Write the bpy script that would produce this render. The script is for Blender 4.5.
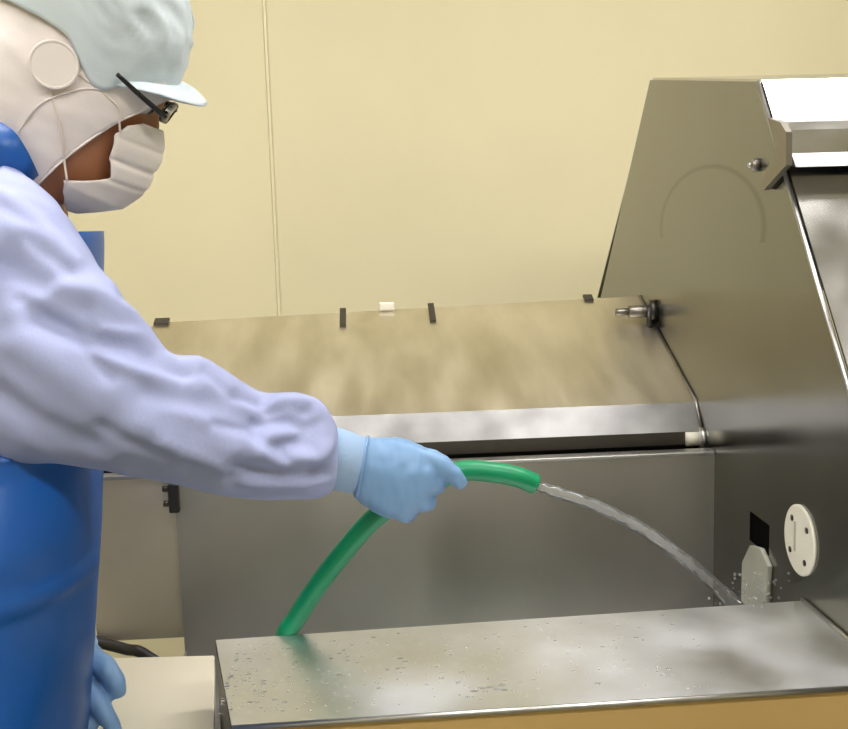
import bpy, bmesh, math, random
import numpy as np
from mathutils import Vector, noise
random.seed(4)
for o in list(bpy.data.objects): bpy.data.objects.remove(o)
SC = bpy.context.scene
COL = SC.collection

# ------------------------------------------------------------------ camera
FPX = 1000.0
CAM = np.array([0.0, 0.0, 1.45])
_y, _p, _r = math.radians(3), math.radians(8), math.radians(1.7)
FW = np.array([math.sin(_y)*math.cos(_p), math.cos(_y)*math.cos(_p), -math.sin(_p)])
_R0 = np.array([math.cos(_y), -math.sin(_y), 0.0]); _U0 = np.cross(_R0, FW)
RT = math.cos(_r)*_R0 - math.sin(_r)*_U0
UP = math.sin(_r)*_R0 + math.cos(_r)*_U0
cd = bpy.data.cameras.new('camera'); cam = bpy.data.objects.new('camera', cd); COL.objects.link(cam)
cd.sensor_width = 36; cd.sensor_fit = 'HORIZONTAL'; cd.lens = 36*FPX/848; cd.clip_start = 0.02
from mathutils import Matrix
cam.matrix_world = Matrix(((RT[0], UP[0], -FW[0], CAM[0]), (RT[1], UP[1], -FW[1], CAM[1]), (RT[2], UP[2], -FW[2], CAM[2]), (0, 0, 0, 1)))
SC.camera = cam

# ------------------------------------------------------------------ world / exposure
w = bpy.data.worlds.new('world'); SC.world = w; w.use_nodes = True
w.node_tree.nodes['Background'].inputs[0].default_value = (0.9, 0.92, 1.0, 1)
w.node_tree.nodes['Background'].inputs[1].default_value = 0.05
SC.view_settings.view_transform = 'Standard'; SC.view_settings.look = 'None'
SC.view_settings.gamma = 1; SC.view_settings.use_curve_mapping = False
SC.view_settings.exposure = 0.62
LAMP = 15.0          # strength of the ceiling tube diffusers

def ray(x, y): return FW + (x-424)/FPX*RT - (y-364.5)/FPX*UP
def W(x, y, d): return CAM + ray(x, y)*d
def hit(x, y, ax, v):
    d = ray(x, y); return CAM + d*((v-CAM[ax])/d[ax])
def hitp(x, y, p0, n):
    d = ray(x, y); p0 = np.array(p0, float); n = np.array(n, float)
    return CAM + d*(((p0-CAM) @ n)/(d @ n))
def proj(P):
    d = np.asarray(P)-CAM; z = d @ FW
    return np.stack([424+FPX*(d @ RT)/z, 364.5-FPX*(d @ UP)/z], -1)
def srgb(r, g, b):
    f = lambda c: (c/255/12.92) if c/255 <= .04045 else ((c/255+.055)/1.055)**2.4
    return (f(r), f(g), f(b), 1)

# ------------------------------------------------------------------ materials
def mat(name, col, rough=.5, metal=0.0, nscale=None, namt=0.1, bump=0.0, bscale=60, stretch=(1, 1, 1), rvar=0.0, **kw):
    m = bpy.data.materials.new(name); m.use_nodes = True
    nt = m.node_tree; b = nt.nodes['Principled BSDF']
    b.inputs['Base Color'].default_value = col; b.inputs['Roughness'].default_value = rough; b.inputs['Metallic'].default_value = metal
    for k, v in kw.items(): b.inputs[k.replace('_', ' ')].default_value = v
    L = nt.links
    if nscale or bump:
        tc = nt.nodes.new('ShaderNodeTexCoord'); mp = nt.nodes.new('ShaderNodeMapping'); mp.inputs['Scale'].default_value = stretch
        L.new(tc.outputs['Object'], mp.inputs['Vector'])
    if nscale:
        n = nt.nodes.new('ShaderNodeTexNoise'); n.inputs['Scale'].default_value = nscale; n.inputs['Detail'].default_value = 5
        L.new(mp.outputs[0], n.inputs['Vector'])
        cr = nt.nodes.new('ShaderNodeValToRGB')
        cr.color_ramp.elements[0].position = .3; cr.color_ramp.elements[1].position = .7
        cr.color_ramp.elements[0].color = tuple(c*(1-namt) for c in col[:3])+(1,)
        cr.color_ramp.elements[1].color = tuple(min(1, c*(1+namt)) for c in col[:3])+(1,)
        L.new(n.outputs['Fac'], cr.inputs[0]); L.new(cr.outputs[0], b.inputs['Base Color'])
        if rvar:
            mr = nt.nodes.new('ShaderNodeMapRange'); mr.inputs['From Min'].default_value = .3; mr.inputs['From Max'].default_value = .7
            mr.inputs['To Min'].default_value = max(0, rough-rvar); mr.inputs['To Max'].default_value = rough+rvar
            L.new(n.outputs['Fac'], mr.inputs[0]); L.new(mr.outputs[0], b.inputs['Roughness'])
    if bump:
        n2 = nt.nodes.new('ShaderNodeTexNoise'); n2.inputs['Scale'].default_value = bscale; n2.inputs['Detail'].default_value = 4
        L.new(mp.outputs[0], n2.inputs['Vector'])
        bp = nt.nodes.new('ShaderNodeBump'); bp.inputs['Strength'].default_value = bump; bp.inputs['Distance'].default_value = .002
        L.new(n2.outputs['Fac'], bp.inputs['Height']); L.new(bp.outputs[0], b.inputs['Normal'])
    return m

def emis(name, col, s):
    m = bpy.data.materials.new(name); m.use_nodes = True; b = m.node_tree.nodes['Principled BSDF']
    b.inputs['Emission Color'].default_value = col; b.inputs['Emission Strength'].default_value = s; return m

M = {}
M['wall'] = mat('cream_panel', srgb(232, 223, 184), .6, nscale=2.0, namt=.03)
M['joint'] = mat('cream_joint', srgb(240, 232, 196), .4)
M['floor'] = mat('grey_floor', srgb(120, 125, 115), .5, nscale=6, namt=.12)
M['ceiling'] = mat('white_ceiling', srgb(225, 225, 220), .7)
STEEL = (.42, .405, .36, 1)
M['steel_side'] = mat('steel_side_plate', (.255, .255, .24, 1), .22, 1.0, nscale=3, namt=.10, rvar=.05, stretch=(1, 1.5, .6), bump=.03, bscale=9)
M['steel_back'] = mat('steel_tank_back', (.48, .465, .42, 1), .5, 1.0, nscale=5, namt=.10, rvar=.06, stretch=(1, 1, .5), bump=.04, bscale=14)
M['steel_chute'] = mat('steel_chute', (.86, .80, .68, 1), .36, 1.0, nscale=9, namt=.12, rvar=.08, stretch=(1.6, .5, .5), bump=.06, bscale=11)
M['steel_lip'] = mat('steel_bright', (.56, .555, .55, 1), .33, 1.0, nscale=20, namt=.08, rvar=.06)
M['steel_lip_dull'] = mat('steel_chute_lip', (.37, .365, .36, 1), .36, 1.0, nscale=20, namt=.1, rvar=.06)
M['steel_tray'] = mat('steel_wet_tray', (.76, .78, .84, 1), .43, 1.0, nscale=7, namt=.14, rvar=.12, bump=.12, bscale=45)
M['steel_dark'] = mat('steel_dark', (.10, .09, .075, 1), .5, .8)
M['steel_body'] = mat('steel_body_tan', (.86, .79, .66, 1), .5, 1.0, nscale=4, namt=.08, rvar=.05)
M['steel_hood'] = mat('steel_hood_front', (.62, .61, .59, 1), .2, 1.0, nscale=12, namt=.10, rvar=.07)
M['ochre_reflection'] = mat('steel_ochre_reflection', srgb(206, 172, 110), .42, .15, nscale=5, namt=.07)
M['black'] = mat('black_rubber_slot_shade', (.012, .011, .010, 1), .5)
M['outlet_shade'] = mat('black_outlet_shade', (.006, .006, .005, 1), 1.0, Specular_IOR_Level=0.0)
M['bolt'] = mat('worn_bolt', (.28, .26, .23, 1), .35, 1.0)
M['white_plastic'] = mat('white_plastic', srgb(226, 222, 205), .4)
M['spout'] = mat('pale_spout_plastic', srgb(176, 176, 162), .35, nscale=14, namt=.1)
M['screw'] = mat('screw_dark', (.07, .065, .06, 1), .4, .9)
M['board'] = mat('cream_board', srgb(232, 224, 200), .5, nscale=5, namt=.03)
M['hose'] = mat('green_hose', srgb(0, 138, 90), .38, nscale=15, namt=.06)
def film(name, glossw, tint, white):
    m = bpy.data.materials.new(name); m.use_nodes = True; nt = m.node_tree; nt.nodes.clear(); L = nt.links
    out = nt.nodes.new('ShaderNodeOutputMaterial'); tr = nt.nodes.new('ShaderNodeBsdfTransparent'); tr.inputs[0].default_value = tint
    gl = nt.nodes.new('ShaderNodeBsdfGlossy'); gl.inputs['Roughness'].default_value = .06
    df = nt.nodes.new('ShaderNodeBsdfDiffuse'); df.inputs[0].default_value = (.85, .87, .86, 1)
    fr = nt.nodes.new('ShaderNodeFresnel'); fr.inputs[0].default_value = 1.33
    ad = nt.nodes.new('ShaderNodeMath'); ad.operation = 'MULTIPLY_ADD'; ad.inputs[1].default_value = 1.0; ad.inputs[2].default_value = glossw; ad.use_clamp = True
    L.new(fr.outputs[0], ad.inputs[0])
    m0 = nt.nodes.new('ShaderNodeMixShader'); m0.inputs[0].default_value = white; L.new(tr.outputs[0], m0.inputs[1]); L.new(df.outputs[0], m0.inputs[2])
    m1 = nt.nodes.new('ShaderNodeMixShader'); L.new(ad.outputs[0], m1.inputs[0]); L.new(m0.outputs[0], m1.inputs[1]); L.new(gl.outputs[0], m1.inputs[2])
    L.new(m1.outputs[0], out.inputs[0]); return m
M['water'] = film('water', .03, (.99, .99, .99, 1), .22)
M['stream'] = film('water_stream', .0, (.97, .98, .98, 1), .16)
M['lens'] = film('lens_glass', .02, (.93, .93, .92, 1), .0)
M['skin'] = mat('skin', srgb(186, 126, 90), .5, nscale=25, namt=.06)
M['coat'] = mat('coat_fabric', srgb(168, 176, 216), .8, nscale=3, namt=.03, bump=.12, bscale=260)
M['cuff'] = mat('ribbed_cuff', srgb(160, 188, 222), .8, bump=.3, bscale=90, stretch=(.2, 3, 3))
M['glove'] = mat('blue_glove', srgb(124, 163, 206), .45, nscale=10, namt=.05, bump=.1, bscale=60)
M['apron'] = mat('blue_apron', srgb(22, 92, 176), .38, nscale=4, namt=.08, bump=.25, bscale=7)
M['hood'] = mat('hood_fabric', srgb(246, 237, 234), .85, nscale=6, namt=.03, bump=.1, bscale=300)
M['cap'] = mat('cap_fabric', srgb(216, 228, 234), .75, bump=.1, bscale=200)
M['mask'] = mat('mask_fabric', srgb(240, 232, 226), .85, bump=.1, bscale=300)
M['disc'] = mat('disc_plastic', srgb(250, 240, 234), .5)
M['strap'] = mat('mask_elastic', srgb(238, 226, 216), .8)
M['glasses'] = mat('black_frame', (.01, .01, .01, 1), .25)
M['eye'] = mat('eye_white', srgb(225, 220, 212), .25)
M['iris'] = mat('iris_dark', (.015, .01, .008, 1), .2)
M['trousers'] = mat('white_trousers', srgb(205, 208, 228), .8)
M['boot'] = mat('white_boot', srgb(225, 225, 222), .4)
M['housing'] = mat('lamp_housing', srgb(230, 230, 228), .4)
M['diffuser'] = emis('lamp_diffuser', (1.0, .968, .96, 1), LAMP)

# side plate: faint dark arc, a reflection painted into the sheet's colour
def paint_arc_reflection(m, yc, zc, r, wd, dark):
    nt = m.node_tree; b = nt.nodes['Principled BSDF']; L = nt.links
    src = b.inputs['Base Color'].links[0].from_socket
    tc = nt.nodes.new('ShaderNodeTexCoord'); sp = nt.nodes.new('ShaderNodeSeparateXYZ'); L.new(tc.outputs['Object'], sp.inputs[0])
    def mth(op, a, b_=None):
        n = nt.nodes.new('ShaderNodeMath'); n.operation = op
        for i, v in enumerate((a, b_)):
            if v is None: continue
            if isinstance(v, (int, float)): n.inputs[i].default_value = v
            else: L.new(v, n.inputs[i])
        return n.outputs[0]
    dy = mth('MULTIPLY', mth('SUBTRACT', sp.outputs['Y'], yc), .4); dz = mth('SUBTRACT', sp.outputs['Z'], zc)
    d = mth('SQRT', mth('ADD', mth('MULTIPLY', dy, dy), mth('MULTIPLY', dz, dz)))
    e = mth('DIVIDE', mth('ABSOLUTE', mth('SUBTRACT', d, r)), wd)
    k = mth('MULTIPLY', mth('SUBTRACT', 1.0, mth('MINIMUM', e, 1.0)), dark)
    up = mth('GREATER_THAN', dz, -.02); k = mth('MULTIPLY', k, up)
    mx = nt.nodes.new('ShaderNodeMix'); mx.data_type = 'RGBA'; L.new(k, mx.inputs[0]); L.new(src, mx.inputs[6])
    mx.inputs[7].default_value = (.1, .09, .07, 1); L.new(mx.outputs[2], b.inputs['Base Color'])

# ------------------------------------------------------------------ helpers
def link(name, me, m, parent=None, smooth=False):
    o = bpy.data.objects.new(name, me); COL.objects.link(o)
    if m is not None: me.materials.append(M[m] if isinstance(m, str) else m)
    if smooth:
        for p in me.polygons: p.use_smooth = True
    if parent is not None:
        o.parent = parent
        pw = parent.matrix_basis
        q = parent
        loc = Vector((0, 0, 0))
        while q is not None: loc += Vector(q.location); q = q.parent
        me.transform(Matrix.Translation(-loc))
    return o
def raw(name, v, f):
    me = bpy.data.meshes.new(name); me.from_pydata([tuple(map(float, p)) for p in v], [], f); me.update(); return me
def fixn(me):
    bm = bmesh.new(); bm.from_mesh(me); bmesh.ops.recalc_face_normals(bm, faces=bm.faces); bm.to_mesh(me); bm.free(); return me
def obj(name, v, f, m, parent=None, smooth=False, bevel=0.0, seg=2):
    me = fixn(raw(name, v, f))
    if bevel:
        bm = bmesh.new(); bm.from_mesh(me)
        bmesh.ops.bevel(bm, geom=list(bm.edges), offset=bevel, segments=seg, profile=.5, affect='EDGES', clamp_overlap=True)
        bm.to_mesh(me); bm.free()
    return link(name, me, m, parent, smooth)
def prism_vf(poly, ext):
    poly = [np.array(p, float) for p in poly]; e = np.array(ext, float); n = len(poly)
    v = poly+[p+e for p in poly]
    f = [list(range(n)), list(range(2*n-1, n-1, -1))]+[[i, (i+1) % n, n+(i+1) % n, n+i] for i in range(n)]
    return v, f
def prism(name, poly, ext, m, parent=None, bevel=0.0, smooth=False):
    v, f = prism_vf(poly, ext); return obj(name, v, f, m, parent, smooth, bevel)
def box(name, a, b, m, parent=None, bevel=0.0):
    a = np.minimum(a, b)*1.0 if False else np.array([min(a[i], b[i]) for i in range(3)]); b2 = np.array([max(a[i], b[i]) for i in range(3)])
    return prism(name, [(a[0], a[1], a[2]), (b2[0], a[1], a[2]), (b2[0], b2[1], a[2]), (a[0], b2[1], a[2])], (0, 0, b2[2]-a[2]), m, parent, bevel)
def yz(X, pts, t): return [(X, a, b) for a, b in pts], (t, 0, 0)
def catmull(P, n):
    P = [np.array(p, float) for p in P]; out = []
    Q = [2*P[0]-P[1]]+P+[2*P[-1]-P[-2]]
    for i in range(1, len(Q)-2):
        for k in range(n):
            t = k/n; a, b, c, d = Q[i-1:i+3]
            out.append(.5*((2*b)+(-a+c)*t+(2*a-5*b+4*c-d)*t*t+(-a+3*b-3*c+d)*t**3))
    out.append(P[-1]); return out
def tube_vf(P, R, seg=12, cap=True, flat=None):
    """swept tube; R scalar or list"""
    P = [np.array(p, float) for p in P]; n = len(P)
    if np.isscalar(R): R = [R]*n
    v = []; f = []
    T = [P[min(i+1, n-1)]-P[max(i-1, 0)] for i in range(n)]; T = [t/np.linalg.norm(t) for t in T]
    ref = np.array([0, 0, 1.0]) if abs(T[0][2]) < .9 else np.array([1.0, 0, 0])
    a = np.cross(T[0], ref); a /= np.linalg.norm(a)
    for i in range(n):
        a = a-T[i]*(a @ T[i]); a /= np.linalg.norm(a); b = np.cross(T[i], a)
        for k in range(seg):
            t = 2*math.pi*k/seg; v.append(P[i]+R[i]*(a*math.cos(t)+b*math.sin(t)))
    for i in range(n-1):
        for k in range(seg):
            f.append([i*seg+k, i*seg+(k+1) % seg, (i+1)*seg+(k+1) % seg, (i+1)*seg+k])
    if cap: f.append(list(range(seg-1, -1, -1))); f.append([(n-1)*seg+k for k in range(seg)])
    return v, f
def tube(name, P, R, m, parent=None, seg=12, sm=1): 
    if sm > 1:
        if not np.isscalar(R): R = [float(x) for x in np.interp(np.linspace(0, len(R)-1, (len(P)-1)*sm+1), range(len(R)), R)]
        P = catmull(P, sm)
    v, f = tube_vf(P, R, seg); return obj(name, v, f, m, parent, True)
def loft_vf(rings, cap=True):
    s = len(rings[0]); v = [p for r in rings for p in r]; f = []
    for i in range(len(rings)-1):
        for k in range(s): f.append([i*s+k, i*s+(k+1) % s, (i+1)*s+(k+1) % s, (i+1)*s+k])
    if cap: f.append(list(range(s-1, -1, -1))); f.append([(len(rings)-1)*s+k for k in range(s)])
    return v, f
def ell(c, ax, bx, seg=28): return [np.array(c)+np.array(ax)*math.cos(2*math.pi*k/seg)+np.array(bx)*math.sin(2*math.pi*k/seg) for k in range(seg)]
def sphere_vf(c, r, sc=((1, 0, 0), (0, 1, 0), (0, 0, 1)), n=12):
    c = np.array(c, float); A = np.array(sc, float); rings = []
    for i in range(1, n):
        t = math.pi*i/n; rings.append([c+r*(A[0]*math.sin(t)*math.cos(2*math.pi*k/(2*n))+A[1]*math.sin(t)*math.sin(2*math.pi*k/(2*n))+A[2]*math.cos(t)) for k in range(2*n)])
    return loft_vf(rings)
def grid(name, G, m, parent=None, thick=0.0, smooth=True):
    nr = len(G); nc = len(G[0]); v = [p for r in G for p in r]
    f = [[i*nc+k, i*nc+k+1, (i+1)*nc+k+1, (i+1)*nc+k] for i in range(nr-1) for k in range(nc-1)]
    me = raw(name, v, f)
    o = link(name, me, m, parent, smooth)
    if thick:
        s = o.modifiers.new('solid', 'SOLIDIFY'); s.thickness = thick; s.offset = 0
    return o
def joinvf(L):
    V = []; Fc = []
    for v, f in L:
        b = len(V); V += list(v); Fc += [[i+b for i in q] for q in f]
    return V, Fc
def remeshed(name, L, vox, smooth=4):
    v, f = joinvf(L); me = fixn(raw(name+'_src', v, f))
    o = bpy.data.objects.new('tmp', me); COL.objects.link(o)
    r = o.modifiers.new('r', 'REMESH'); r.mode = 'VOXEL'; r.voxel_size = vox; r.use_smooth_shade = True
    dg = bpy.context.evaluated_depsgraph_get(); dg.update()
    out = bpy.data.meshes.new_from_object(o.evaluated_get(dg)); bpy.data.objects.remove(o); bpy.data.meshes.remove(me)
    out.name = name
    bm = bmesh.new(); bm.from_mesh(out)
    for _ in range(smooth): bmesh.ops.smooth_vert(bm, verts=bm.verts, factor=.5, use_axis_x=True, use_axis_y=True, use_axis_z=True)
    bm.normal_update(); bm.to_mesh(out); bm.free(); return out
def displace(me, fn):
    n = len(me.vertices); co = np.empty(n*3); me.vertices.foreach_get('co', co); co = co.reshape(-1, 3)
    nr = np.array([v.normal[:] for v in me.vertices])
    co = co+nr*fn(co, nr)[:, None]; me.vertices.foreach_set('co', co.ravel()); me.update()
def empty(name, loc, label=None, cat=None, group=None):
    o = bpy.data.objects.new(name, None); COL.objects.link(o); o.location = loc; o.empty_display_size = .05
    tag(o, label, cat, group); return o
def tag(o, label=None, cat=None, group=None, kind=None):
    if label: o['label'] = label
    if cat: o['category'] = cat
    if group: o['group'] = group
    if kind: o['kind'] = kind
    return o

# ================================================================== the room
YW = 2.75
def struct(o): return tag(o, kind='structure')
struct(box('floor', (-2.4, -2.6, -.1), (3.2, YW+.1, 0), 'floor'))
struct(box('ceiling', (-2.4, -2.6, 2.8), (3.2, YW+.1, 2.9), 'ceiling'))
wb = struct(box('wall_back', (-2.4, YW, 0), (3.2, YW+.1, 2.8), 'joint'))
sx = -.247
for a, b in ((-2.4, sx-1.805), (sx-1.80, sx-.0045), (sx+.0045, sx+1.80), (sx+1.805, 3.2)):
    box('wall_panel', (a, YW-.012, 0), (b, YW, 2.8), 'wall', wb, .003)
box('joint_strip', (sx-.004, YW-.0125, 0), (sx+.004, YW-.004, 2.8), 'joint', wb, .002)
struct(box('wall_left', (-2.5, -2.6, 0), (-2.4, YW+.1, 2.8), 'wall'))
struct(box('wall_right', (3.2, -2.6, 0), (3.3, YW+.1, 2.8), 'wall'))
struct(box('wall_front', (-2.4, -2.7, 0), (3.2, -2.6, 2.8), 'wall'))

def lamp(x, y):
    t = empty('ceiling_light', (x, y, 2.8), 'white fluorescent light fixture mounted on the ceiling', 'ceiling light', 'ceiling lights')
    box('lamp_housing', (x-.62, y-.16, 2.74), (x+.62, y+.16, 2.8), 'housing', t, .005)
    box('diffuser', (x-.6, y-.14, 2.725), (x+.6, y+.14, 2.742), 'diffuser', t)
for x, y in ((-.75, 1.25), (1.0, 1.25), (-.75, -.35), (1.0, -.35)): lamp(x, y)

# ================================================================== the wash machine
XP = .55
def S(x, y): 
    p = hit(x, y, 0, XP); return (p[1], p[2])
mc = empty('wash_machine', (.35, 1.7, 0), 'stainless steel wash tank with sloping chute and trapezoid hood beside cream wall', 'machine')
TL, TR, SL = S(650, 80), S(757, 82), S(848, 390)
CL = S(595, 298)
dsl = ((SL[0]-TR[0])/(SL[1]-TR[1]))
SB = (TR[0]+dsl*(1.02-TR[1]), 1.02)
outline = [TL, TR, SB, (SB[0], .4), (CL[0]+.02, .4), (CL[0]+.02, CL[1]-.08)]
# side plate with a square outlet cut through it
h0, h1 = S(750, 511), S(769, 556)
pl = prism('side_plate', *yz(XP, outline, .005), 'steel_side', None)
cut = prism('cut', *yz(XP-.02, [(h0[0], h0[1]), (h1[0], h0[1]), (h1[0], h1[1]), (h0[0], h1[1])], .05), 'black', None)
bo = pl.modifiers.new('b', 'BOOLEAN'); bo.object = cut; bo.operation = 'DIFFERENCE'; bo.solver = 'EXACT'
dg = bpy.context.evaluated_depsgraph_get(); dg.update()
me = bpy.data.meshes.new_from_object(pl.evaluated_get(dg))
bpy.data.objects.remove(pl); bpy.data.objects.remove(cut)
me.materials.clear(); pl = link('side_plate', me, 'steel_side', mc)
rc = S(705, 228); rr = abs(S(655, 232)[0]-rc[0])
paint_arc_reflection(M['steel_side'], rc[0]-mc.location[1], rc[1], .098, .006, .45)
box('outlet_pocket', (XP+.005, h1[0]-.01, h1[1]-.01), (XP+.06, h0[0]+.01, h0[1]+.01), 'outlet_shade', mc)  # solid black block paints the shade inside the outlet

# hood sheets
XH = 1.25
def sheet(name, p, q, m, x0=XP, x1=XH, t=.004, bevel=0):
    p = np.array(p); q = np.array(q); d = q-p; n = np.array([-d[1], d[0]]); n /= np.linalg.norm(n)
    pts = [p, q, q+n*t, p+n*t]
    return prism(name, *yz(x0, [tuple(a) for a in pts], x1-x0), m, mc, bevel)
sheet('hood_front', SB, TR, 'steel_hood', XP+.006)
sheet('hood_top', TR, TL, 'steel_hood', XP+.006)
sheet('hood_back', TL, (CL[0], CL[1]), 'steel_hood', XP+.006)
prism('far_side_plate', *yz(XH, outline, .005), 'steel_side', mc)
# bright edge trims down the slope and along the top
def trim(name, a, b, r=.003, m='steel_lip'):
    tube(name, [(XP+.001, a[0], a[1]), (XP+.001, b[0], b[1])], r, m, mc, 8)
trim('edge_trim', TR, SB); 
# lid bar across the hood front
cap_px = [(768, 118), (780, 122), (786, 132), (786, 165), (764, 190), (758, 189), (770, 163), (776, 152)]
xb = XP-.012
cp = [hit(x, y, 0, xb) for x, y in cap_px]
lid = prism('lid_end_cap', cp, (.008, 0, 0), 'bolt', mc)
b1 = [hit(x, y, 0, XP) for x, y in ((770, 119), (781, 122), (788, 130), (788, 165), (796, 167), (780, 140))]
prism('lid_bar', b1, (XH-XP, 0, 0), 'steel_lip', mc)
e0 = hit(788, 128, 0, XP-.003); e1 = hit(788, 165, 0, XP-.003)
tube('lid_edge', [e0, e1], .003, 'steel_lip', mc, 8)
# knob on the plate under the lid
k = hit(758, 165, 0, XP)
kn = tube('knob', [k, k-np.array([.006, 0, 0]), k-np.array([.010, 0, 0])], [.009, .009, .006], 'bolt', mc, 14)
tube('knob_tip', [k-np.array([.010, 0, 0]), k-np.array([.014, 0, 0])], [.005, .003], 'steel_lip', kn, 10)

# chute: panel, slanted lip, slot, rim, tank back
c_top, c_bot = S(640, 297), S(697, 402)
l_front = S(703, 431)
XL = -.46
cd2 = np.array([0, c_top[0]-c_bot[0], c_top[1]-c_bot[1]]); cn = np.array([0, -cd2[2], cd2[1]]); cn /= np.linalg.norm(cn)
cp0 = (XP, c_bot[0], c_bot[1])
TLc = hitp(154, 323, cp0, cn); TRc = hitp(593, 298.5, cp0, cn)
TRx = TRc+(TRc-TLc)*((XP-TRc[0])/(TRc[0]-TLc[0]))
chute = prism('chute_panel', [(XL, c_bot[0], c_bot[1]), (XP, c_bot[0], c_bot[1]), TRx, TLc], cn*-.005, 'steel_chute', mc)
sheet('chute_lip', l_front, c_bot, 'steel_lip_dull', XL, XP, -.004)
YB = 1.56; ZR = 1.071
box('lip_flange', (XL, l_front[0], l_front[1]-.022), (XP, l_front[0]+.004, l_front[1]), 'steel_dark', mc)
box('slot_back', (XL, l_front[0]+.05, ZR-.06), (XP, l_front[0]+.054, l_front[1]+.02), 'black', mc)  # black sheet puts the slot's shade into its colour
box('slot_floor', (XL, YB+.0225, ZR-.06), (XP, l_front[0]+.05, ZR-.055), 'steel_dark', mc)
box('tank_rim', (XL, YB-.003, ZR-.006), (XP, YB+.022, ZR+.001), 'steel_lip', mc, .002)
xg = hit(179, 560, 1, YB)[0]
box('tank_back_panel', (xg, YB, .45), (XP, YB+.004, ZR-.006), 'steel_back', mc)
zb = hit(140, 639, 1, YB+.02)[2]
box('body_panel', (XL, YB+.018, zb), (XP, YB+.022, ZR-.005), 'steel_body', mc)
prism('body_end_plate', *yz(XL-.004, [(YB+.022, ZR), (l_front[0]+.05, ZR), (c_bot[0], c_bot[1]-.01), (TLc[1], TLc[2]-.012), (TLc[1], zb), (YB+.022, zb)], .004), 'steel_body', mc)
box('body_floor', (XL, YB+.022, zb), (XP, 2.0, zb+.005), 'steel_body', mc)
# hinge tabs, clips along the chute's upper edge
def on_edge(px): 
    t = (px-154)/(593-154); 
    return hitp(px, 323+(298.5-323)*t, cp0, cn)
for px in (343, 431):
    a = on_edge(px); e = cd2/np.linalg.norm(cd2)
    h = .006
    P = [a+np.array([-h, 0, 0])+e*.01, a+np.array([h, 0, 0])+e*.01, a+np.array([h, 0, 0])-e*.06, a+np.array([-h, 0, 0])-e*.06]
    prism('hinge_tab', P, cn*.005, 'steel_dark', mc)
for px, wd in ((162, .014), (588, .009)):
    a = on_edge(px); e = cd2/np.linalg.norm(cd2)
    P = [a+np.array([-wd, 0, 0])+e*.01, a+np.array([wd, 0, 0])+e*.01, a+np.array([wd, 0, 0])-e*.012, a+np.array([-wd, 0, 0])-e*.012]
    prism('corner_clip', P, cn*.005, 'steel_dark', mc)
# seal where the chute meets the side plate
tube('seal_strip', [(XP-.002, c_top[0], c_top[1]+.002), (XP-.002, c_bot[0], c_bot[1]+.002), (XP-.002, l_front[0], l_front[1])], .0028, 'bolt', mc, 8)
# latch on the side plate
kl = hitp(648, 321, cp0, cn)+cn*.022; kl[0] = XP
lt = tube('latch', [kl, kl-np.array([.05, 0, 0])], .012, 'bolt', mc, 14)
tube('latch_pin', [kl-np.array([.045, 0, 0]), kl-np.array([.075, 0, 0])], .007, 'bolt', lt, 12)
a = kl-np.array([.012, 0, 0])
tube('latch_lever', [a+np.array([0, -.005, .012]), a+np.array([0, -.014, -.045])], .006, 'screw', lt, 10)
tube('latch_collar', [kl, kl-np.array([.01, 0, 0])], .022, 'screw', lt, 16)
# roller at the slot's end
kr = hit(703, 438, 0, XP)
ro = tube('roller_bearing', [kr, kr-np.array([.006, 0, 0])], .018, 'steel_lip', mc, 18)
tube('roller_nut', [kr-np.array([.006, 0, 0]), kr-np.array([.03, 0, 0])], .013, 'white_plastic', ro, 6)
# bracket at the left edge of the tank back
ga = hit(172, 496, 1, YB)
br = box('edge_bracket', (ga[0]-.004, YB-.012, ga[2]-.025), (ga[0]+.012, YB+.018, ga[2]+.022), 'screw', mc, .002)
for dz in (-.012, .012):
    tube('bracket_bolt', [ga+np.array([-.004, -.0, dz]), ga+np.array([-.014, -.0, dz])], .005, 'screw', br, 8)
# tank shell
box('tank_floor', (xg, 1.0, .755), (XP, YB, .76), 'steel_lip', mc)
ZT = .95
t0, t1 = hit(216, 640, 2, ZT), hit(232, 726, 2, ZT)
t2 = hit(812, 600, 2, ZT)
yF = t1[1]; yBk = t0[1]
yFr = hit(848, 686, 2, ZT)[1]; yBr = hit(815, 600, 2, ZT)[1]
tp = [(t0[0], yBk, ZT), (t1[0], yF, ZT), (XP-.001, yFr, ZT), (XP-.001, yBr, ZT)]
prism('tray', tp, (0, 0, -.004), 'steel_tray', mc)
tube('tray_front_edge', [(t1[0], yF-.001, ZT-.002), (XP, yFr-.001, ZT-.002)], .0032, 'steel_lip', mc, 10)
prism('tray_back_flange', [(t0[0], yBk, ZT-.004), (XP-.001, yBr, ZT-.004), (XP-.001, yBr, ZT-.06), (t0[0], yBk, ZT-.06)], (0, -.004, 0), 'steel_back', mc)
prism('front_skirt', [(t1[0]+.002, yF+.001, ZT-.006), (XP, yFr+.001, ZT-.006), (XP, yFr+.001, .3), (t1[0]+.002, yF+.001, .3)], (0, .004, 0), 'ochre_reflection', mc)  # steel skirt; its ochre colour paints in a warm reflection
prism('tray_left_skirt', [(t0[0]-.001, yBk, ZT-.004), (t1[0]-.001, yF, ZT-.004), (t1[0]-.001, yF, .3), (t0[0]-.001, yBk, .3)], (.004, 0, 0), 'steel_dark', mc)
box('tank_left_end', (xg, 1.2, .6), (xg+.004, YB, .775), 'steel_back', mc)
for x in (-.12, 1.18):
    for y in (1.03, 2.05):
        box('leg', (x, y, 0), (x+.045, y+.045, .755 if y < 1.5 else (.4 if x > 0 else zb)), 'steel_back', mc, .003)
tube('junction_bead', [(XP-.003, yBr, ZT+.002), (XP-.003, yFr, ZT+.002)], .003, 'steel_lip', mc, 8)
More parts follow.
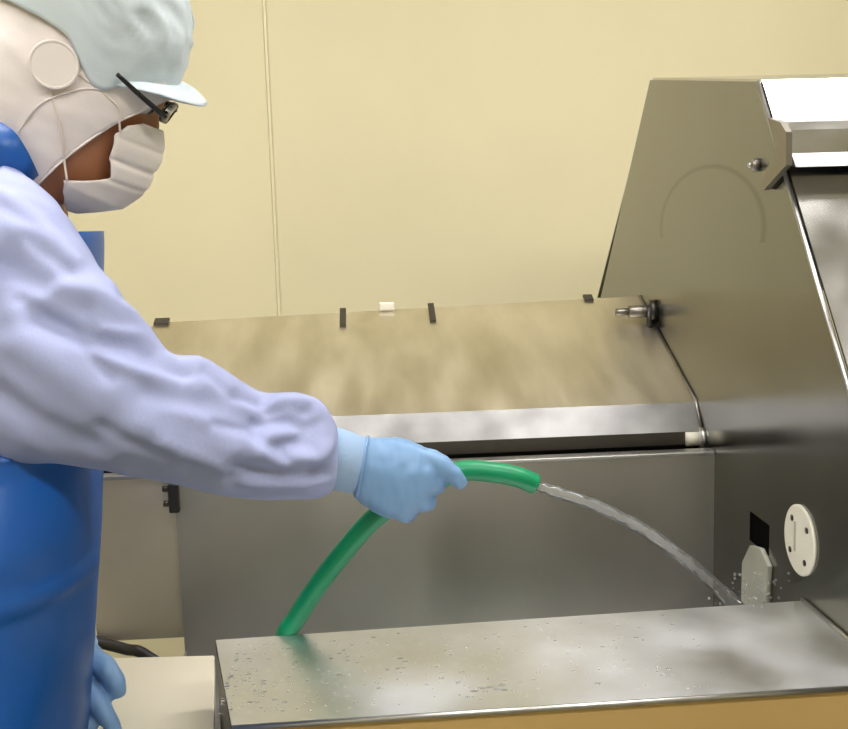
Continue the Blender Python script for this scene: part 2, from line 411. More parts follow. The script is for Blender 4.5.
# round cover plate
dcy, dcz = S(801, 540); dr = .5*(S(801, 505)[1]-S(801, 575)[1])
dc = np.array([XP, dcy, dcz])
cov = tube('round_cover', [dc, dc-np.array([.0025, 0, 0]), dc-np.array([.0035, 0, 0])], [dr, dr, dr-.002], 'white_plastic', mc, 40)
for p in cov.data.polygons: p.use_smooth = len(p.vertices) == 4 and abs(p.normal.x) < .5
for a in (50, 140, 230, 320):
    q = dc+np.array([-.003, dr*.68*math.cos(math.radians(a)), dr*.68*math.sin(math.radians(a))])
    tube('screw', [q, q-np.array([.0015, 0, 0])], .0042, 'screw', cov, 10)
box('cover_slot', (XP-.0042, dcy+.008, dcz-.018), (XP-.003, dcy+.013, dcz+.022), 'spout', cov)
# plastic outlet spout below the opening
sp = [hit(x, y, 0, XP) for x, y in ((746, 562), (754, 545), (765, 548), (773, 566), (770, 612), (745, 612))]
prism('outlet_spout', sp, (-.007, 0, 0), 'spout', mc, .002)
# black drain hose under the body's end, going down to the floor
dh = [W(60, 628, 1.62), W(95, 641, 1.62), W(125, 649, 1.6), W(150, 658, 1.58)]
dh = [dh[0]+np.array([-.25, .1, .02])]+dh
dh += [dh[-1]+np.array([.10, -.01, -.10]), np.array([dh[-1][0]+.16, 1.62, .3]), np.array([dh[-1][0]+.18, 1.66, .012]), np.array([dh[-1][0]+.5, 1.75, .012])]
dh = [np.array([dh[0][0]-.06, dh[0][1]+.03, .012]), dh[0]+np.array([-.04, .02, -.35])]+dh
tag(tube('drain_hose', dh, .009, 'black', None, 10, 6), 'black rubber hose slanting down behind the cream board', 'hose')
# small white block on the chute's upper edge
wbk = on_edge(387)
tag(prism('plastic_block', [wbk+np.array([x, y, -.001]) for x, y in ((-.015, -.008), (.015, -.008), (.015, .012), (-.015, .012))], (0, 0, .016), 'white_plastic', None, .003),
    'tiny white block sitting on the upper edge of the steel chute', 'block')

# ================================================================== board and its stand
ZB = .86
b0, b1_, b2_ = hit(86, 658, 2, ZB), hit(214.5, 655, 2, ZB), hit(214.5, 745, 2, ZB)
bl = -.335
bd = prism('plastic_board', [(-.42, b0[1], ZB), (b1_[0], b1_[1], ZB), (b2_[0], b2_[1], ZB), (-.336, b2_[1], ZB)], (0, 0, -.02), 'board', None, .002)
tag(bd, 'cream plastic board left of the wet steel tray under the gloved left hand', 'board')
st = empty('board_stand', (-.3, 1.1, 0), 'low steel stand carrying the cream plastic board', 'stand')
box('stand_top', (bl+.01, b2_[1]+.02, ZB-.035), (-.235, b1_[1]-.02, ZB-.0205), 'steel_dark', st)
for x in (bl+.012, -.262):
    for y in (b2_[1]+.03, b1_[1]-.055): box('leg', (x, y, 0), (x+.025, y+.025, ZB-.035), 'steel_dark', st)

# ================================================================== the worker
HD = 1.12
O = W(85, 85, HD)
_hp = math.radians(30)
hf = (math.cos(_hp)*RT - math.sin(_hp)*UP); hu = (math.sin(_hp)*RT + math.cos(_hp)*UP)
rr0 = ray(85, 85); hl = rr0/np.linalg.norm(rr0)                # head sideways axis, away from the near side
hf = hf-hl*(hf @ hl); hf /= np.linalg.norm(hf); hu = hu-hl*(hu @ hl)-hf*(hu @ hf); hu /= np.linalg.norm(hu)
PXH = HD/FPX
def H(f, u, l): return O+(hf*f+hu*u+hl*l)*PXH
pg = W(-40, 600, 1.17)
pe = empty('person', (pg[0], pg[1], 0), 'worker in pale blue coat, white hood, mask and blue apron holding green hose', 'person')

def table(T):
    T = sorted(T); us = [t[0] for t in T]
    return lambda u: tuple(float(np.interp(u, us, [t[j] for t in T])) for j in (1, 2, 3))
skin_t = table([(104, 2, -40, 20), (98, 32, -62, 40), (80, 58, -84, 58), (55, 70, -95, 67), (30, 75, -97, 69), (20, 72, -97, 69), (10, 70, -96, 69), (0, 73, -94, 68),
                (-30, 72, -86, 64), (-60, 74, -76, 58), (-85, 76, -66, 50), (-100, 68, -60, 42), (-110, 46, -56, 30)])
hood_t = table([(112, 0, -42, 24), (104, 40, -72, 48), (84, 66, -92, 65), (55, 78, -103, 74), (25, 81, -106, 77), (0, 78, -106, 78), (-30, 76, -102, 76), (-60, 72, -96, 68), (-90, 66, -92, 60), (-130, 62, -92, 54)])
cap_t = table([(146, -5, -50, 16), (140, 30, -85, 46), (128, 44, -108, 66), (112, 57, -118, 80), (90, 70, -122, 88), (70, 76, -121, 89), (50, 79, -117, 87), (20, 80, -112, 83), (0, 80, -110, 82)])
mask_t = table([(0, 84, -84, 66), (-15, 92, -92, 68), (-30, 98, -98, 69), (-63, 101, -101, 68), (-91, 88, -88, 64), (-105, 70, -70, 56), (-118, 50, -50, 42)])
def pt(tb, u, th, off=0.0, du=0.0):
    f, b, wd = tb(u); c = (f+b)/2; A = (f-b)/2+off; wd += off
    return np.array([c+A*math.cos(th), u+du, wd*math.sin(th)])
def HP(a): return H(*a)
def side(tb, f, u, off=0.0, s=-1):
    ff, b, wd = tb(u); c = (ff+b)/2; A = (ff-b)/2
    x = max(-.999, min(.999, (f-c)/A)); return H(f, u, s*(wd*math.sqrt(1-x*x)+off))

# ---- body: one continuous surface
def ringpx(front, back, d, b, seg=28):
    P = W(front[0], front[1], d); Q = W(back[0], back[1], d); c = (P+Q)/2; a = (P-Q)/2
    l = hl-np.array([0, 0, hl[2]]); l /= np.linalg.norm(l)
    return ell(c, a, l*b, seg)
TD = 1.19
tors = [((58, 196), (-30, 160), .052), ((63, 218), (-58, 192), .075), ((74, 247), (-92, 226), .15), ((88, 300), (-112, 296), .185), ((88, 400), (-116, 400), .185),
        ((84, 520), (-112, 520), .175), ((76, 680), (-130, 660), .185), ((62, 830), (-126, 830), .185)]
def shrink(r, k): c = sum(r)/len(r); return [c+(p-c)*k for p in r]
parts = []
hr = []
for u in np.linspace(-110, 104, 34):
    r = []
    for k_ in range(40):
        th = 2*math.pi*k_/40
        q = pt(skin_t, u, th)
        a = abs(math.atan2(math.sin(th), math.cos(th)))
        nose = 20*math.exp(-((u+22)/14)**2)*math.exp(-(a/.16)**2)+9*math.exp(-((u-2)/16)**2)*math.exp(-(a/.13)**2)
        sock = -7*math.exp(-((u-13)/9)**2)*math.exp(-((a-.45)/.2)**2)
        lip = 4*math.exp(-((u+57)/6)**2)*math.exp(-(a/.3)**2)+3*math.exp(-((u+68)/5)**2)*math.exp(-(a/.25)**2)
        brow = 3*math.exp(-((u-26)/6)**2)*math.exp(-((a-.4)/.35)**2)
        q[0] += nose+sock+lip+brow; r.append(HP(q))
    hr.append(r)
parts.append(loft_vf(hr))
nk = [H(-8, -60, 0), H(-8, -95, 0), W(22, 178, 1.16), W(14, 215, TD), W(-5, 270, TD)]
parts.append(tube_vf(catmull(nk, 4), [.056]*5+[.053]*6+[.06]*6, 24))
parts.append(loft_vf([shrink(ringpx(a, b, TD, c), .86) for a, b, c in tors]))
# arms (near = right, far = left) along joints
RA = [W(-2, 288, 1.03), W(85, 375, 1.02), W(178, 425, 1.05), W(270, 448, 1.11), W(350, 464, 1.165)]
lsh = W(10, 262, 1.36)
LA = [lsh, W(12, 380, 1.40), W(22, 500, 1.38), W(36, 590, 1.30), W(70, 655, 1.235)]
def lerpR(R, n): return [float(x) for x in np.interp(np.linspace(0, len(R)-1, n), range(len(R)), R)]
for A_ in (RA, LA):
    P = catmull(A_, 6); parts.append(tube_vf(P, lerpR([.05, .038, .032, .027, .022], len(P)), 16))
hipc = W(-30, 800, TD)
leg_tops = []
lv = hl.copy(); lv[2] = 0; lv /= np.linalg.norm(lv); fv = np.array([lv[1], -lv[0], 0.0])
if fv @ RT < 0: fv = -fv
for s in (-1, 1):
    t = hipc+lv*s*.095; kz = t.copy(); kz[2] = .48; kz += fv*.03; an = t.copy(); an[2] = .09; an -= fv*.02
    leg_tops.append((t, kz, an))
    P = catmull([t+np.array([0, 0, .1]), t, kz, an], 5); parts.append(tube_vf(P, lerpR([.07, .085, .058, .042], len(P)), 16))
    parts.append(tube_vf([an+fv*-.04+np.array([0, 0, -.045]), an+fv*.05+np.array([0, 0, -.05]), an+fv*.15+np.array([0, 0, -.06])], [.035, .034, .022], 12))
body = link('body', remeshed('body', parts, .005, 3), 'skin', pe, True)
# eyes
for s in (-1, 1):
    c = H(54, 13, s*31)
    e = link('eye', fixn(raw('eye', *sphere_vf(c, .0125))), 'eye', pe, True)
    link('iris', fixn(raw('iris', *sphere_vf(c+hf*.0085-hu*.002, .0062, n=8))), 'iris', e, True)

# ---- coat: torso and both sleeves in one surface
cp_ = [loft_vf([ringpx(a, b, TD, c) for a, b, c in tors[1:]])]
sta = [((2, 158), (-95, 330), .07, 1.05), ((30, 173), (-75, 365), .08, 1.04), ((57, 205), (-50, 425), .085, 1.03), ((82, 240), (-18, 452), .085, 1.025), ((105, 277), (16, 461), .08, 1.02), ((141, 323), (75, 464), .074, 1.025), ((170, 355), (125, 475), .066, 1.035),
       ((205, 358), (180, 485), .064, 1.055), ((235, 377), (222, 495), .06, 1.075), ((265, 390), (262, 500), .057, 1.10),
       ((300, 392), (297, 501), .056, 1.125), ((322, 402), (320, 498), .05, 1.14), ((335, 420), (331, 492), .040, 1.15), ((339, 430), (336, 487), .033, 1.155)]
def sleeve_ring(t, b, dz, d, seg=28):
    P = W(t[0], t[1], d); Q = W(b[0], b[1], d); c = (P+Q)/2; a = (P-Q)/2; dd = ray((t[0]+b[0])/2, (t[1]+b[1])/2); dd = dd/np.linalg.norm(dd)
    return ell(c, a, dd*dz, seg)
cp_.append(loft_vf([sleeve_ring(*s) for s in sta]))
v_, f_ = sphere_vf(W(-14, 276, 1.035), .088); cp_.append((v_, f_))
cp_.append(tube_vf([W(-2, 222, 1.15), W(-14, 248, 1.08), W(-30, 285, 1.055), W(-50, 345, 1.07), W(-60, 420, 1.10)], [.06, .078, .09, .09, .08], 20))
cp_.append(tube_vf([W(-2, 222, 1.2), W(-10, 245, 1.28), W(-5, 270, 1.35)], [.06, .075, .08], 20))
v_, f_ = sphere_vf(lsh+np.array([-.01, 0, 0]), .085); cp_.append((v_, f_))
P = catmull(LA, 6); cp_.append(tube_vf(P, lerpR([.075, .072, .064, .055, .036], len(P)), 20))
cme = remeshed('coat', cp_, .0042, 6)
folds = [
    ([(100, 330), (140, 335), (172, 358)], .005, 5), ([(140, 306), (168, 335), (176, 352)], -.006, 5), ([(90, 352), (140, 372), (190, 380)], .004, 6),
    ([(205, 372), (235, 395), (262, 402)], -.005, 5), ([(215, 425), (255, 432), (285, 455)], -.005, 5), ([(270, 410), (290, 406), (308, 412)], -.005, 4),
    ([(255, 438), (275, 458), (320, 468)], -.006, 4), ([(230, 478), (285, 480), (328, 476)], -.005, 4), ([(250, 491), (300, 490), (330, 484)], -.004, 4),
    ([(160, 440), (230, 470)], .004, 6), ([(100, 425), (165, 455)], -.004, 7), ([(20, 300), (70, 330), (110, 375)], -.004, 7), ([(0, 195), (40, 222), (75, 262)], .005, 7),
    ([(30, 240), (70, 275)], -.004, 6),  # polyline in photo pixels, amplitude (m), width (px): where the cloth gathers
    ([(60, 290), (110, 305), (150, 320), (195, 352)], .010, 11), ([(40, 318), (90, 335), (140, 352), (185, 374)], -.010, 12),
    ([(0, 225), (50, 250), (90, 285)], .006, 14), ([(0, 262), (45, 285), (85, 308)], -.007, 12),
    ([(120, 300), (150, 300)], -.006, 10), ([(165, 360), (205, 364), (230, 385)], .006, 9),
    ([(150, 395), (215, 402), (255, 420)], -.006, 14), ([(130, 430), (200, 445), (260, 452)], .005, 16),
    ([(278, 402), (310, 403), (326, 418), (330, 440), (318, 458), (285, 462), (258, 452)], .010, 8),
    ([(262, 424), (292, 420), (308, 428), (304, 442), (280, 446)], -.008, 9),
    ([(235, 468), (275, 474), (325, 472)], -.008, 7), ([(245, 482), (290, 484), (328, 480)], .006, 7),
    ([(190, 470), (240, 488)], -.004, 9), ([(0, 395), (40, 425), (90, 445)], -.006, 13), ([(20, 345), (80, 385), (130, 420)], .005, 18)]
def seg_dist(p, a, b):
    a = np.array(a, float); b = np.array(b, float); d = b-a
    t = np.clip(((p-a) @ d)/(d @ d), 0, 1); return np.linalg.norm(p-(a+t[:, None]*d), axis=1)
def coat_disp(co, nr):
    px = proj(co); out = np.zeros(len(co))
    toC = CAM-co; toC /= np.linalg.norm(toC, axis=1)[:, None]; fac = np.clip((nr*toC).sum(1)*1.6, 0, 1)
    for pl_, amp, wd in folds:
        d = np.min([seg_dist(px, pl_[i], pl_[i+1]) for i in range(len(pl_)-1)], axis=0)
        out += amp*np.exp(-(d/wd)**2)*fac
    ax = (RA[-1]-RA[0]); ax /= np.linalg.norm(ax)
    s = co @ ax; q = co-np.outer(s, ax)
    nz = np.array([noise.noise(Vector((s[i]*9+q[i, 2]*10, q[i, 1]*16, q[i, 2]*22))) for i in range(len(co))])
    nz2 = np.array([noise.noise(Vector((s[i]*22+7, q[i, 1]*34, q[i, 2]*48))) for i in range(len(co))])
    nz3 = np.array([(1-2.6*abs(noise.noise(Vector((s[i]*10+q[i, 2]*22+3, q[i, 1]*18, q[i, 2]*26-s[i]*9)))))*(.35+.65*max(0, noise.noise(Vector((s[i]*7+30, q[i, 1]*7, q[i, 2]*7)))+.3)) for i in range(len(co))])
    return out+.0035*nz+.002*nz2+.003*nz3
displace(cme, coat_disp)
bm = bmesh.new(); bm.from_mesh(cme)
for _ in range(1): bmesh.ops.smooth_vert(bm, verts=bm.verts, factor=.5, use_axis_x=True, use_axis_y=True, use_axis_z=True)
bm.to_mesh(cme); bm.free()
coat = link('coat', cme, 'coat', pe, True); coat['label'] = 'pale blue-white long-sleeved coat'

# cuffs
def cuff(name, rings):
    v, f = loft_vf(rings, True); return obj(name, v, f, 'cuff', pe, True)
cuff('cuff', [sleeve_ring((332, 428), (330, 488), .03, 1.152), sleeve_ring((337, 427), (335, 490), .034, 1.155), sleeve_ring((350, 431), (345, 492), .034, 1.162), sleeve_ring((366, 438), (355, 494), .033, 1.17), sleeve_ring((369, 444), (358, 490), .028, 1.172)])
lw = LA[-1]; ld = (LA[-1]-LA[-2]); ld /= np.linalg.norm(ld)
tube('cuff', [lw-ld*.05, lw-ld*.035, lw, lw+ld*.008], [.03, .037, .036, .03], 'cuff', pe, 20)

# ---- gloves
GD = 1.175
def fing(pts, R, n=5): 
    P = catmull([W(*p) for p in pts], n); return tube_vf(P, lerpR(R, len(P)), 14)
gp = []
gp.append(loft_vf([sleeve_ring((364, 439), (353, 496), .028, 1.170), sleeve_ring((372, 437), (360, 503), .028, 1.172), sleeve_ring((388, 437), (372, 512), .026, GD), sleeve_ring((405, 440), (388, 519), .024, GD),
                   sleeve_ring((421, 446), (404, 519), .023, GD), sleeve_ring((434, 454), (418, 512), .021, GD+.003), sleeve_ring((440, 462), (430, 500), .016, GD+.006)]))
gp.append(fing([(418, 456, GD), (438, 463, GD), (451, 472, GD+.002), (459, 481, GD+.008), (463, 486, GD+.012)], [.0135, .0125, .0108, .0098, .0072]))      # index, pointing along the hose
gp.append(fing([(415, 478, GD), (434, 484, GD+.004), (437, 482, GD+.035), (420, 470, GD+.055), (405, 466, GD+.048)], [.013, .0122, .011, .0105, .009]))    # middle, closed round it
gp.append(fing([(405, 494, GD), (424, 503, GD+.004), (427, 497, GD+.036), (410, 484, GD+.056), (396, 480, GD+.048)], [.013, .012, .011, .0102, .009]))
gp.append(fing([(392, 506, GD), (406, 514, GD+.004), (410, 508, GD+.034), (396, 494, GD+.052), (384, 490, GD+.046)], [.012, .011, .010, .0094, .008]))
gp.append(fing([(378, 456, GD+.006), (396, 448, GD+.03), (420, 455, GD+.05), (437, 466, GD+.058)], [.014, .0135, .0115, .009]))                            # thumb, far side
gl = remeshed('glove', gp, .0024, 3)
def glove_disp(co, nr): return np.array([.0012*noise.noise(Vector(tuple(c*70)))+.0008*noise.noise(Vector((c[0]*150, c[1]*60, c[2]*60))) for c in co])
displace(gl, glove_disp)
G1 = link('glove', gl, 'glove', pe, True); G1['label'] = 'pale blue rubber glove gripping the hose'
tube('glove_cuff', sleeve_ring((368, 437), (357, 497), .030, 1.170, 24)+sleeve_ring((368, 437), (357, 497), .030, 1.170, 24)[:1], .0022, 'glove', G1, 8)

LD = 1.215
gp = [fing([(60, 636, 1.25), (68, 655, 1.235), (78, 670, LD), (84, 682, LD)], [.030, .034, .036, .034]),
      fing([(84, 660, LD-.005), (102, 665, LD-.02), (115, 682, LD-.028), (119, 697, LD-.028)], [.015, .0142, .0125, .0095]),
      fing([(82, 682, LD-.01), (93, 698, LD-.035), (107, 717, LD-.045), (117, 735, LD-.045)], [.018, .0132, .0115, .009]),
      fing([(76, 688, LD), (82, 706, LD-.03), (88, 726, LD-.045), (92, 742, LD-.048)], [.0135, .012, .011, .009]),
      fing([(68, 688, LD+.01), (68, 704, LD-.015), (70, 722, LD-.03), (70, 734, LD-.033)], [.0125, .011, .010, .0085]),
      fing([(66, 655, LD+.03), (82, 664, LD+.045), (92, 678, LD+.045), (95, 692, LD+.04)], [.014, .013, .0115, .0085])]
gl2 = remeshed('glove_left', gp, .0026, 3); displace(gl2, glove_disp)
G2 = link('glove', gl2, 'glove', pe, True); G2['label'] = 'blue rubber glove resting on the board'

# ---- trousers and boots
tp_ = []
for t, kz, an in leg_tops:
    P = catmull([t+np.array([0, 0, .06]), t, kz, an+np.array([0, 0, .16])], 5); tp_.append(tube_vf(P, lerpR([.09, .105, .082, .075], len(P)), 18))
link('trousers', remeshed('trousers', tp_, .008, 3), 'trousers', pe, True)
for t, kz, an in leg_tops:
    g = an.copy(); g[2] = 0
    L_ = [tube_vf([an+np.array([0, 0, .2]), an+np.array([0, 0, .05]), g+np.array([0, 0, .05])], [.066, .056, .056], 16),
          tube_vf([g-fv*.05+np.array([0, 0, .045]), g+fv*.06+np.array([0, 0, .048]), g+fv*.16+np.array([0, 0, .042]), g+fv*.19+np.array([0, 0, .036])], [.044, .047, .042, .03], 16)]
    link('boot', remeshed('boot', L_, .006, 3), 'boot', pe, True)

# ---- apron: bib, wrap and hanging skirt
rows = []
AX = [(231, 103, 34), (262, 104, 40), (300, 105, 48), (350, 105, 48), (400, 105, 48), (414, 105, 52), (428, 104.5, 116), (480, 102, 118), (530, 99, 120), (580, 96, 120), (640, 92.5, 120), (690, 89, 120), (740, 85, 120), (800, 80, 120), (870, 74, 118), (940, 68, 112)]
yy = [a[0] for a in AX]
for y in np.linspace(231, 940, 90):
    x = np.interp(y, yy, [a[1] for a in AX]); hw = math.radians(np.interp(y, yy, [a[2] for a in AX]))
    fp = W(x, y, TD-.01); r = []
    fl = np.interp(y, [231, 400, 940], [.0, .0, 1.0])
    aa, bb = .15, np.interp(y, [231, 300, 440, 500, 940], [.18, .18, .18, .215, .235])
    cc = fp-fv*aa
    for k_ in range(49):
        ph = -hw+2*hw*k_/48
        wob = .006*math.sin(ph*5+y*.004)*fl+.0035*noise.noise(Vector((ph*2.2, y*.012, 3)))+.008*math.exp(-((y-548-8*ph)/6)**2)*(1 if ph < 0 else 0)
        if abs(ph) < .25: wob = min(wob, .002)
        r.append(cc+fv*(aa*math.cos(ph)+wob*math.cos(ph))+lv*((bb+wob)*math.sin(ph)))
    rows.append(r)
ap = grid('apron', rows, 'apron', pe, .0018); ap['label'] = 'blue waterproof apron'
# neck straps of the apron
def ribbon(name, pts, wv, m, parent, th=.002, n=6):
    P = catmull(pts, n); Wv = catmull(wv, n)
    G = [[p-w_*.5, p, p+w_*.5] for p, w_ in zip(P, Wv)]
    return grid(name, G, m, parent, th)
def sp_(x, y, d): return W(x, y, d)
wv = lambda a, b, d: (W(b[0], b[1], d)-W(a[0], a[1], d))
ribbon('neck_strap', [W(-58, 142, 1.17), W(-46, 132, 1.09), W(-22, 130, 1.045), W(0, 143, 1.03), W(16, 160, 1.035), W(30, 178, 1.06), W(38, 206, 1.16), W(52, 246, 1.21)],
       [wv((0, 0), (-6, 24), 1.1), wv((0, 0), (-8, 25), 1.1), wv((0, 0), (-14, 26), 1.1), wv((0, 0), (-22, 26), 1.09), wv((0, 0), (-20, 20), 1.09), wv((0, 0), (-14, 12), 1.08), wv((0, 0), (-20, 18), 1.1), wv((0, 0), (-22, 18), 1.1)], 'apron', ap, .002)
ribbon('neck_strap', [W(-58, 142, 1.17), W(-48, 136, 1.24), W(-28, 146, 1.265), W(0, 180, 1.265), W(28, 216, 1.25), W(52, 246, 1.22)], [wv((0, 0), (-6, 24), 1.1)]+[wv((0, 0), (-14, 24), 1.2)]*5, 'apron', ap, .002)

# ---- hood
_oe = [(-125, -2), (-107, 4), (-73, 13), (-45, 26), (-18, 39), (6, 56), (24.5, 70), (31, 77), (35, 81)]
def th_open(u):
    if u > 35: return 0.0
    f, b, wd = hood_t(u); x = (float(np.interp(u, [e[0] for e in _oe], [e[1] for e in _oe]))-(f+b)/2)/((f-b)/2)
    return math.acos(max(-1, min(1, x)))
G = []
for u in np.linspace(-114, 111, 76):
    t0_ = th_open(u); r = []
    for k_ in range(73):
        th = t0_+(2*math.pi-2*t0_)*k_/72
        wr = 1.6*noise.noise(Vector((u*.03, th*2.5, 1)))+1.0*noise.noise(Vector((u*.09, th*5, 4)))
        r.append(HP(pt(hood_t, u, th, wr)))
    G.append(r)
hood = grid('hood', G, 'hood', pe, .0016); hood['label'] = 'white cloth hood with side flaps'
# hem along the opening and the inner seam line
hem = [side(hood_t, *fu, 1.0) for fu in ((70, 25), (56, 6), (39, -18), (25, -46), (14, -73), (4, -107))]
tube('hem', hem, .0013, 'hood', hood, 8, 6)
seam = [side(hood_t, *fu, 1.6) for fu in ((-28, -85), (-31, -64), (-25, -34), (-3, -6.5), (14, 4))]
tube('seam', seam, .0011, 'hood', hood, 8, 6)
# ear discs
for s in (-1, 1):
    c = side(hood_t, -31, 2, 1.5, s); ax = hl*s
    d_ = obj('ear_disc', *loft_vf([ell(c+ax*h_, hf*r_*PXH, hu*r_*PXH, 48) for h_, r_ in ((-.004, 21.5), (.006, 22), (.0076, 21.2), (.0076, 19.8), (.0066, 19), (.0068, 10))]), 'disc', hood)
    for p in d_.data.polygons: p.use_smooth = False
    assert not any(math.isnan(v.co.x) for v in d_.data.vertices)
# ---- cap
def cap_low(th):
    a = abs(math.degrees(math.atan2(math.sin(th), math.cos(th))))
    return float(np.interp(a, [0, 30, 49, 58, 64, 70, 77, 86, 99, 115, 180], [48, 36, 27, 20, 13, 4, 2, 12.5, 31, 33, 28]))
G = []
NT = 96
for i in range(40):
    t = i/39; r = []
    for k_ in range(NT+1):
        th = 2*math.pi*k_/NT; lo = cap_low(th); u = lo+(146-lo)*(1-(1-t)**1.35)
        pz = 4.0*noise.noise(Vector((u*.022+2, th*2.4, 5)))+3.0*noise.noise(Vector((u*.05+math.cos(th)*2, math.sin(th)*5, 9)))*min(1, t*4)
        ridge = 3.4*(1-abs(noise.noise(Vector((u*.045, th*3.6+u*.02, 2))))*2.2)*min(1, t*3)
        r.append(HP(pt(cap_t, u, th, pz+ridge-2)))
    G.append(r)
cap = grid('cap', G, 'cap', pe, .0016); cap['label'] = 'pale blue work cap with a short brim'
G = []
for i in range(9):
    t = i/8; r = []
    for k_ in range(33):
        a = math.radians(-66+132*k_/32); ui = cap_low(a)+4; q = pt(cap_t, ui, a, -1.0)
        fr = math.cos(a*90/66)
        ext = 33*max(0, fr)**.6; q2 = q+np.array([ext*math.cos(a*.5), -5*max(0, fr)**.5, ext*.55*math.sin(a)])
        p = q*(1-t)+q2*t; p[1] += 3*math.sin(math.pi*t)*max(0, fr); r.append(HP(p))
    G.append(r)
grid('brim', G, 'cap', cap, .002)
# ---- mask
def mth_(u): return math.radians(float(np.interp(u, [-118, -110, -100, -89, -80, -65, -40, -20, -8, 0], [38, 58, 69, 75, 66, 53, 60, 62, 55, 40])))
G = []
for i in range(64):
    u = -117+116*i/63; tm = mth_(u); r = []
    for k_ in range(41):
        th = -tm+2*tm*k_/40
        pleat = -2.5*math.exp(-((u+44)/3.0)**2)-1.8*math.exp(-((u+70-6*math.cos(th))/3)**2)-1.2*math.exp(-((u+22)/2.5)**2)
        a = abs(th); top = 3*math.exp(-(a/.2)**2)*math.exp(-((u+15)/14)**2)
        q = pt(mask_t, u, th, pleat+top+.8*noise.noise(Vector((u*.06, th*3, 2))))
        q[1] -= 12*(1-math.cos(th))*(1 if u > -40 else max(0, (u+90)/50)); r.append(HP(q))
    G.append(r)
mask = grid('mask', G, 'mask', pe, .0012); mask['label'] = 'white pleated face mask'
for s in (-1, 1):
    tube('ear_loop', [side(mask_t, 47, -22, .5, s), side(hood_t, 42, -14, 2, s), side(hood_t, 34, -2, 2.4, s), side(hood_t, -8, 6, 2.5, s)], .0013, 'strap', mask, 8, 5)
    tube('ear_loop', [side(mask_t, 26, -88, .5, s), side(hood_t, 16, -73, 2.2, s), side(hood_t, 2, -50, 2.6, s), side(hood_t, -26, -18, 2.8, s)], .0013, 'strap', mask, 8, 5)
# ---- glasses
gls = empty('glasses', (0, 0, 0)); gls.parent = pe
for k_ in ('label', 'category'): 
    if k_ in gls: del gls[k_]
gls.location = tuple(-np.array(pe.location))
for s in (-1, 1):
    tube('temple', [side(hood_t, 20, 23.5, 12, s), side(hood_t, 45, 18, 13, s), H(72, 13, s*62), H(77, 13, s*54), H(77, 16, s*47)], [.0024, .0028, .0032, .0032, .0026], 'glasses', gls, 10, 5)
    loop = []
    for k_ in range(29):
        t = 2*math.pi*k_/28; ca, sa = math.cos(t), math.sin(t)
        l = s*28+19*math.copysign(abs(ca)**.7, ca); uu = 18+11*math.copysign(abs(sa)**.7, sa)
        loop.append(H(86-.0055*(l*l)+.12*(uu-18), uu, l))
    tube('lens_rim', loop, .0013, 'glasses', gls, 8)
    cen = H(86-.0055*(28*28), 18, s*28); v = [cen]+loop[:-1]; f = [[0, i+1, (i+1) % 28+1] for i in range(28)]
    lo_ = obj('lens', v, f, 'lens', gls, True); sm = lo_.modifiers.new('s', 'SOLIDIFY'); sm.thickness = .001
tube('bridge', [H(85, 21, -9), H(88, 24, 0), H(85, 21, 9)], .0014, 'glasses', gls, 8, 4)

# ================================================================== hose and water
hp = [W(535, 484, 1.235), W(516, 476.5, 1.228), W(490, 472, 1.222), W(462, 471, 1.217), W(435, 481, 1.213), W(400, 500, 1.212), W(372, 520, 1.215), W(346, 549, 1.222), W(318, 585, 1.235), W(297, 617, 1.25), W(283, 644, 1.265)]
tip = hp[0]
hp += [np.array([hp[-1][0]-.02, 1.30, .80]), np.array([hp[-1][0]+.03, 1.33, .776]), np.array([.05, 1.4, .774]), np.array([.35, 1.42, .774])]
Pc = catmull(hp, 8); v, f = tube_vf(Pc, .0128, 20, cap=False)
n0 = len(v); inn = tube_vf(Pc, .0092, 20, cap=False)[0]; v += inn; ns = len(Pc)
f += [[n0+i*20+(k+1) % 20, n0+i*20+k, n0+(i+1)*20+k, n0+(i+1)*20+(k+1) % 20] for i in range(ns-1) for k in range(20)]
f += [[(k+1) % 20, k, n0+k, n0+(k+1) % 20] for k in range(20)]+[[(ns-1)*20+k, (ns-1)*20+(k+1) % 20, n0+(ns-1)*20+(k+1) % 20, n0+(ns-1)*20+k] for k in range(20)]
tag(obj('garden_hose', v, f, 'hose', None, True), 'bright green rubber hose held in the gloved hand', 'hose')
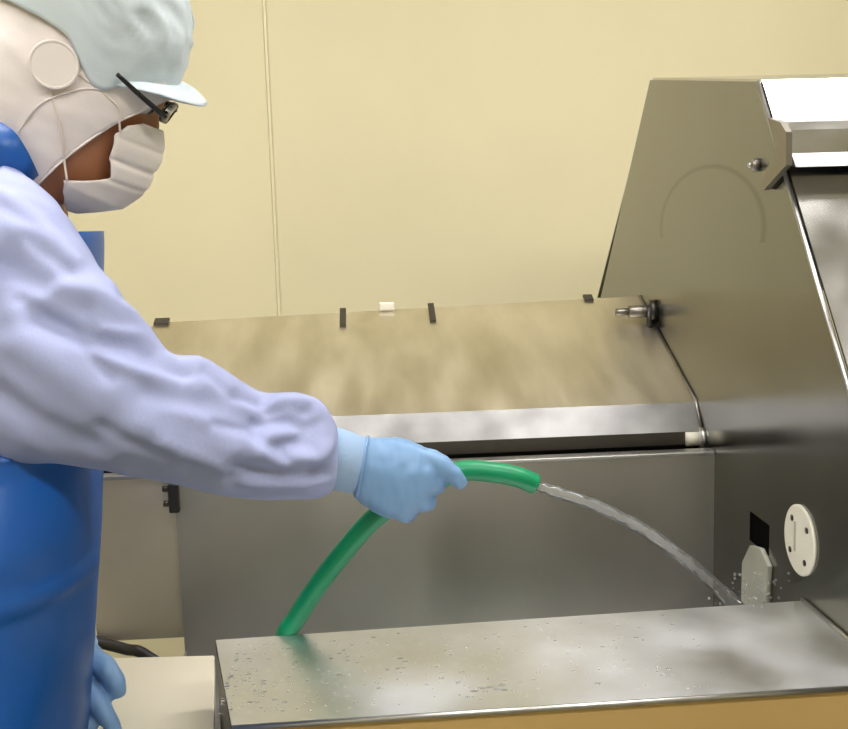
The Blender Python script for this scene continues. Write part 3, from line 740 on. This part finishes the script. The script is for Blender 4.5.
# stream
sd = [W(531, 482.5, 1.234), W(545, 488.5, 1.24), W(575, 498, 1.255), W(610, 512, 1.275), W(650, 534, 1.30), W(690, 564, 1.33), W(722, 592, 1.355), W(742, 612, 1.365)]
Pc = catmull(sd, 10); R = [.006+.0045*(i/len(Pc))+.0012*noise.noise(Vector((i*.35, 2, 0)))+.0008*noise.noise(Vector((i*1.1, 5, 0))) for i in range(len(Pc))]
v, f = tube_vf(Pc, R, 16)
v = [np.array(p)+.0012*np.array([noise.noise(Vector(tuple(np.array(p)*60))), noise.noise(Vector(tuple(np.array(p)*60+9))), noise.noise(Vector(tuple(np.array(p)*60+20)))]) for p in v]
tag(obj('water_stream', v, f, 'stream', None, True), 'clear arc of water pouring from the green hose into the tank', 'water')
# splash drops where it lands
L_ = []
for i in range(70):
    c = W(random.gauss(752, 20), random.gauss(592, 14), random.uniform(1.28, 1.37)); L_.append(sphere_vf(c, random.uniform(.0008, .0022), n=5))
tag(obj('water_splash', *joinvf(L_), 'stream', None, True), 'small splash of water drops at the tank outlet', 'water', kind='stuff')
# water standing on the tray
L_ = []
def dome(c, rx, ry, h):
    rings = []
    for i in range(4):
        t = i/4*math.pi/2; rings.append([np.array([c[0]+rx*math.cos(t)*math.cos(2*math.pi*k/10), c[1]+ry*math.cos(t)*math.sin(2*math.pi*k/10), c[2]+h*math.sin(t)]) for k in range(10)])
    return loft_vf(rings)
for i in range(420):
    u_ = random.random()**1.9; x = t0[0]+.03+u_*.55; t = random.uniform(.05, .95)
    if x > .5: continue
    y0_ = yF+(yFr-yF)*(x-t1[0])/(XP-t1[0]); y1_ = yBk+(yBr-yBk)*(x-t0[0])/(XP-t0[0])
    s = random.choice((.0006, .0008, .001, .0014, .002)); L_.append(dome((x, y0_+.006+(y1_-y0_-.012)*t, ZT+.00005), s*random.uniform(1, 1.8), s, s*.3))
for px, py in ((470, 697), (474, 691), (481, 688), (489, 687), (497, 689), (502, 685), (504, 690)):
    c = hit(px, py, 2, ZT); L_.append(dome((c[0], c[1], ZT), .0045, .0022, .0010))
tag(obj('water_drops', *joinvf(L_), 'water', None, True), 'scattered clear water drops lying on the steel tray', 'water', kind='stuff')
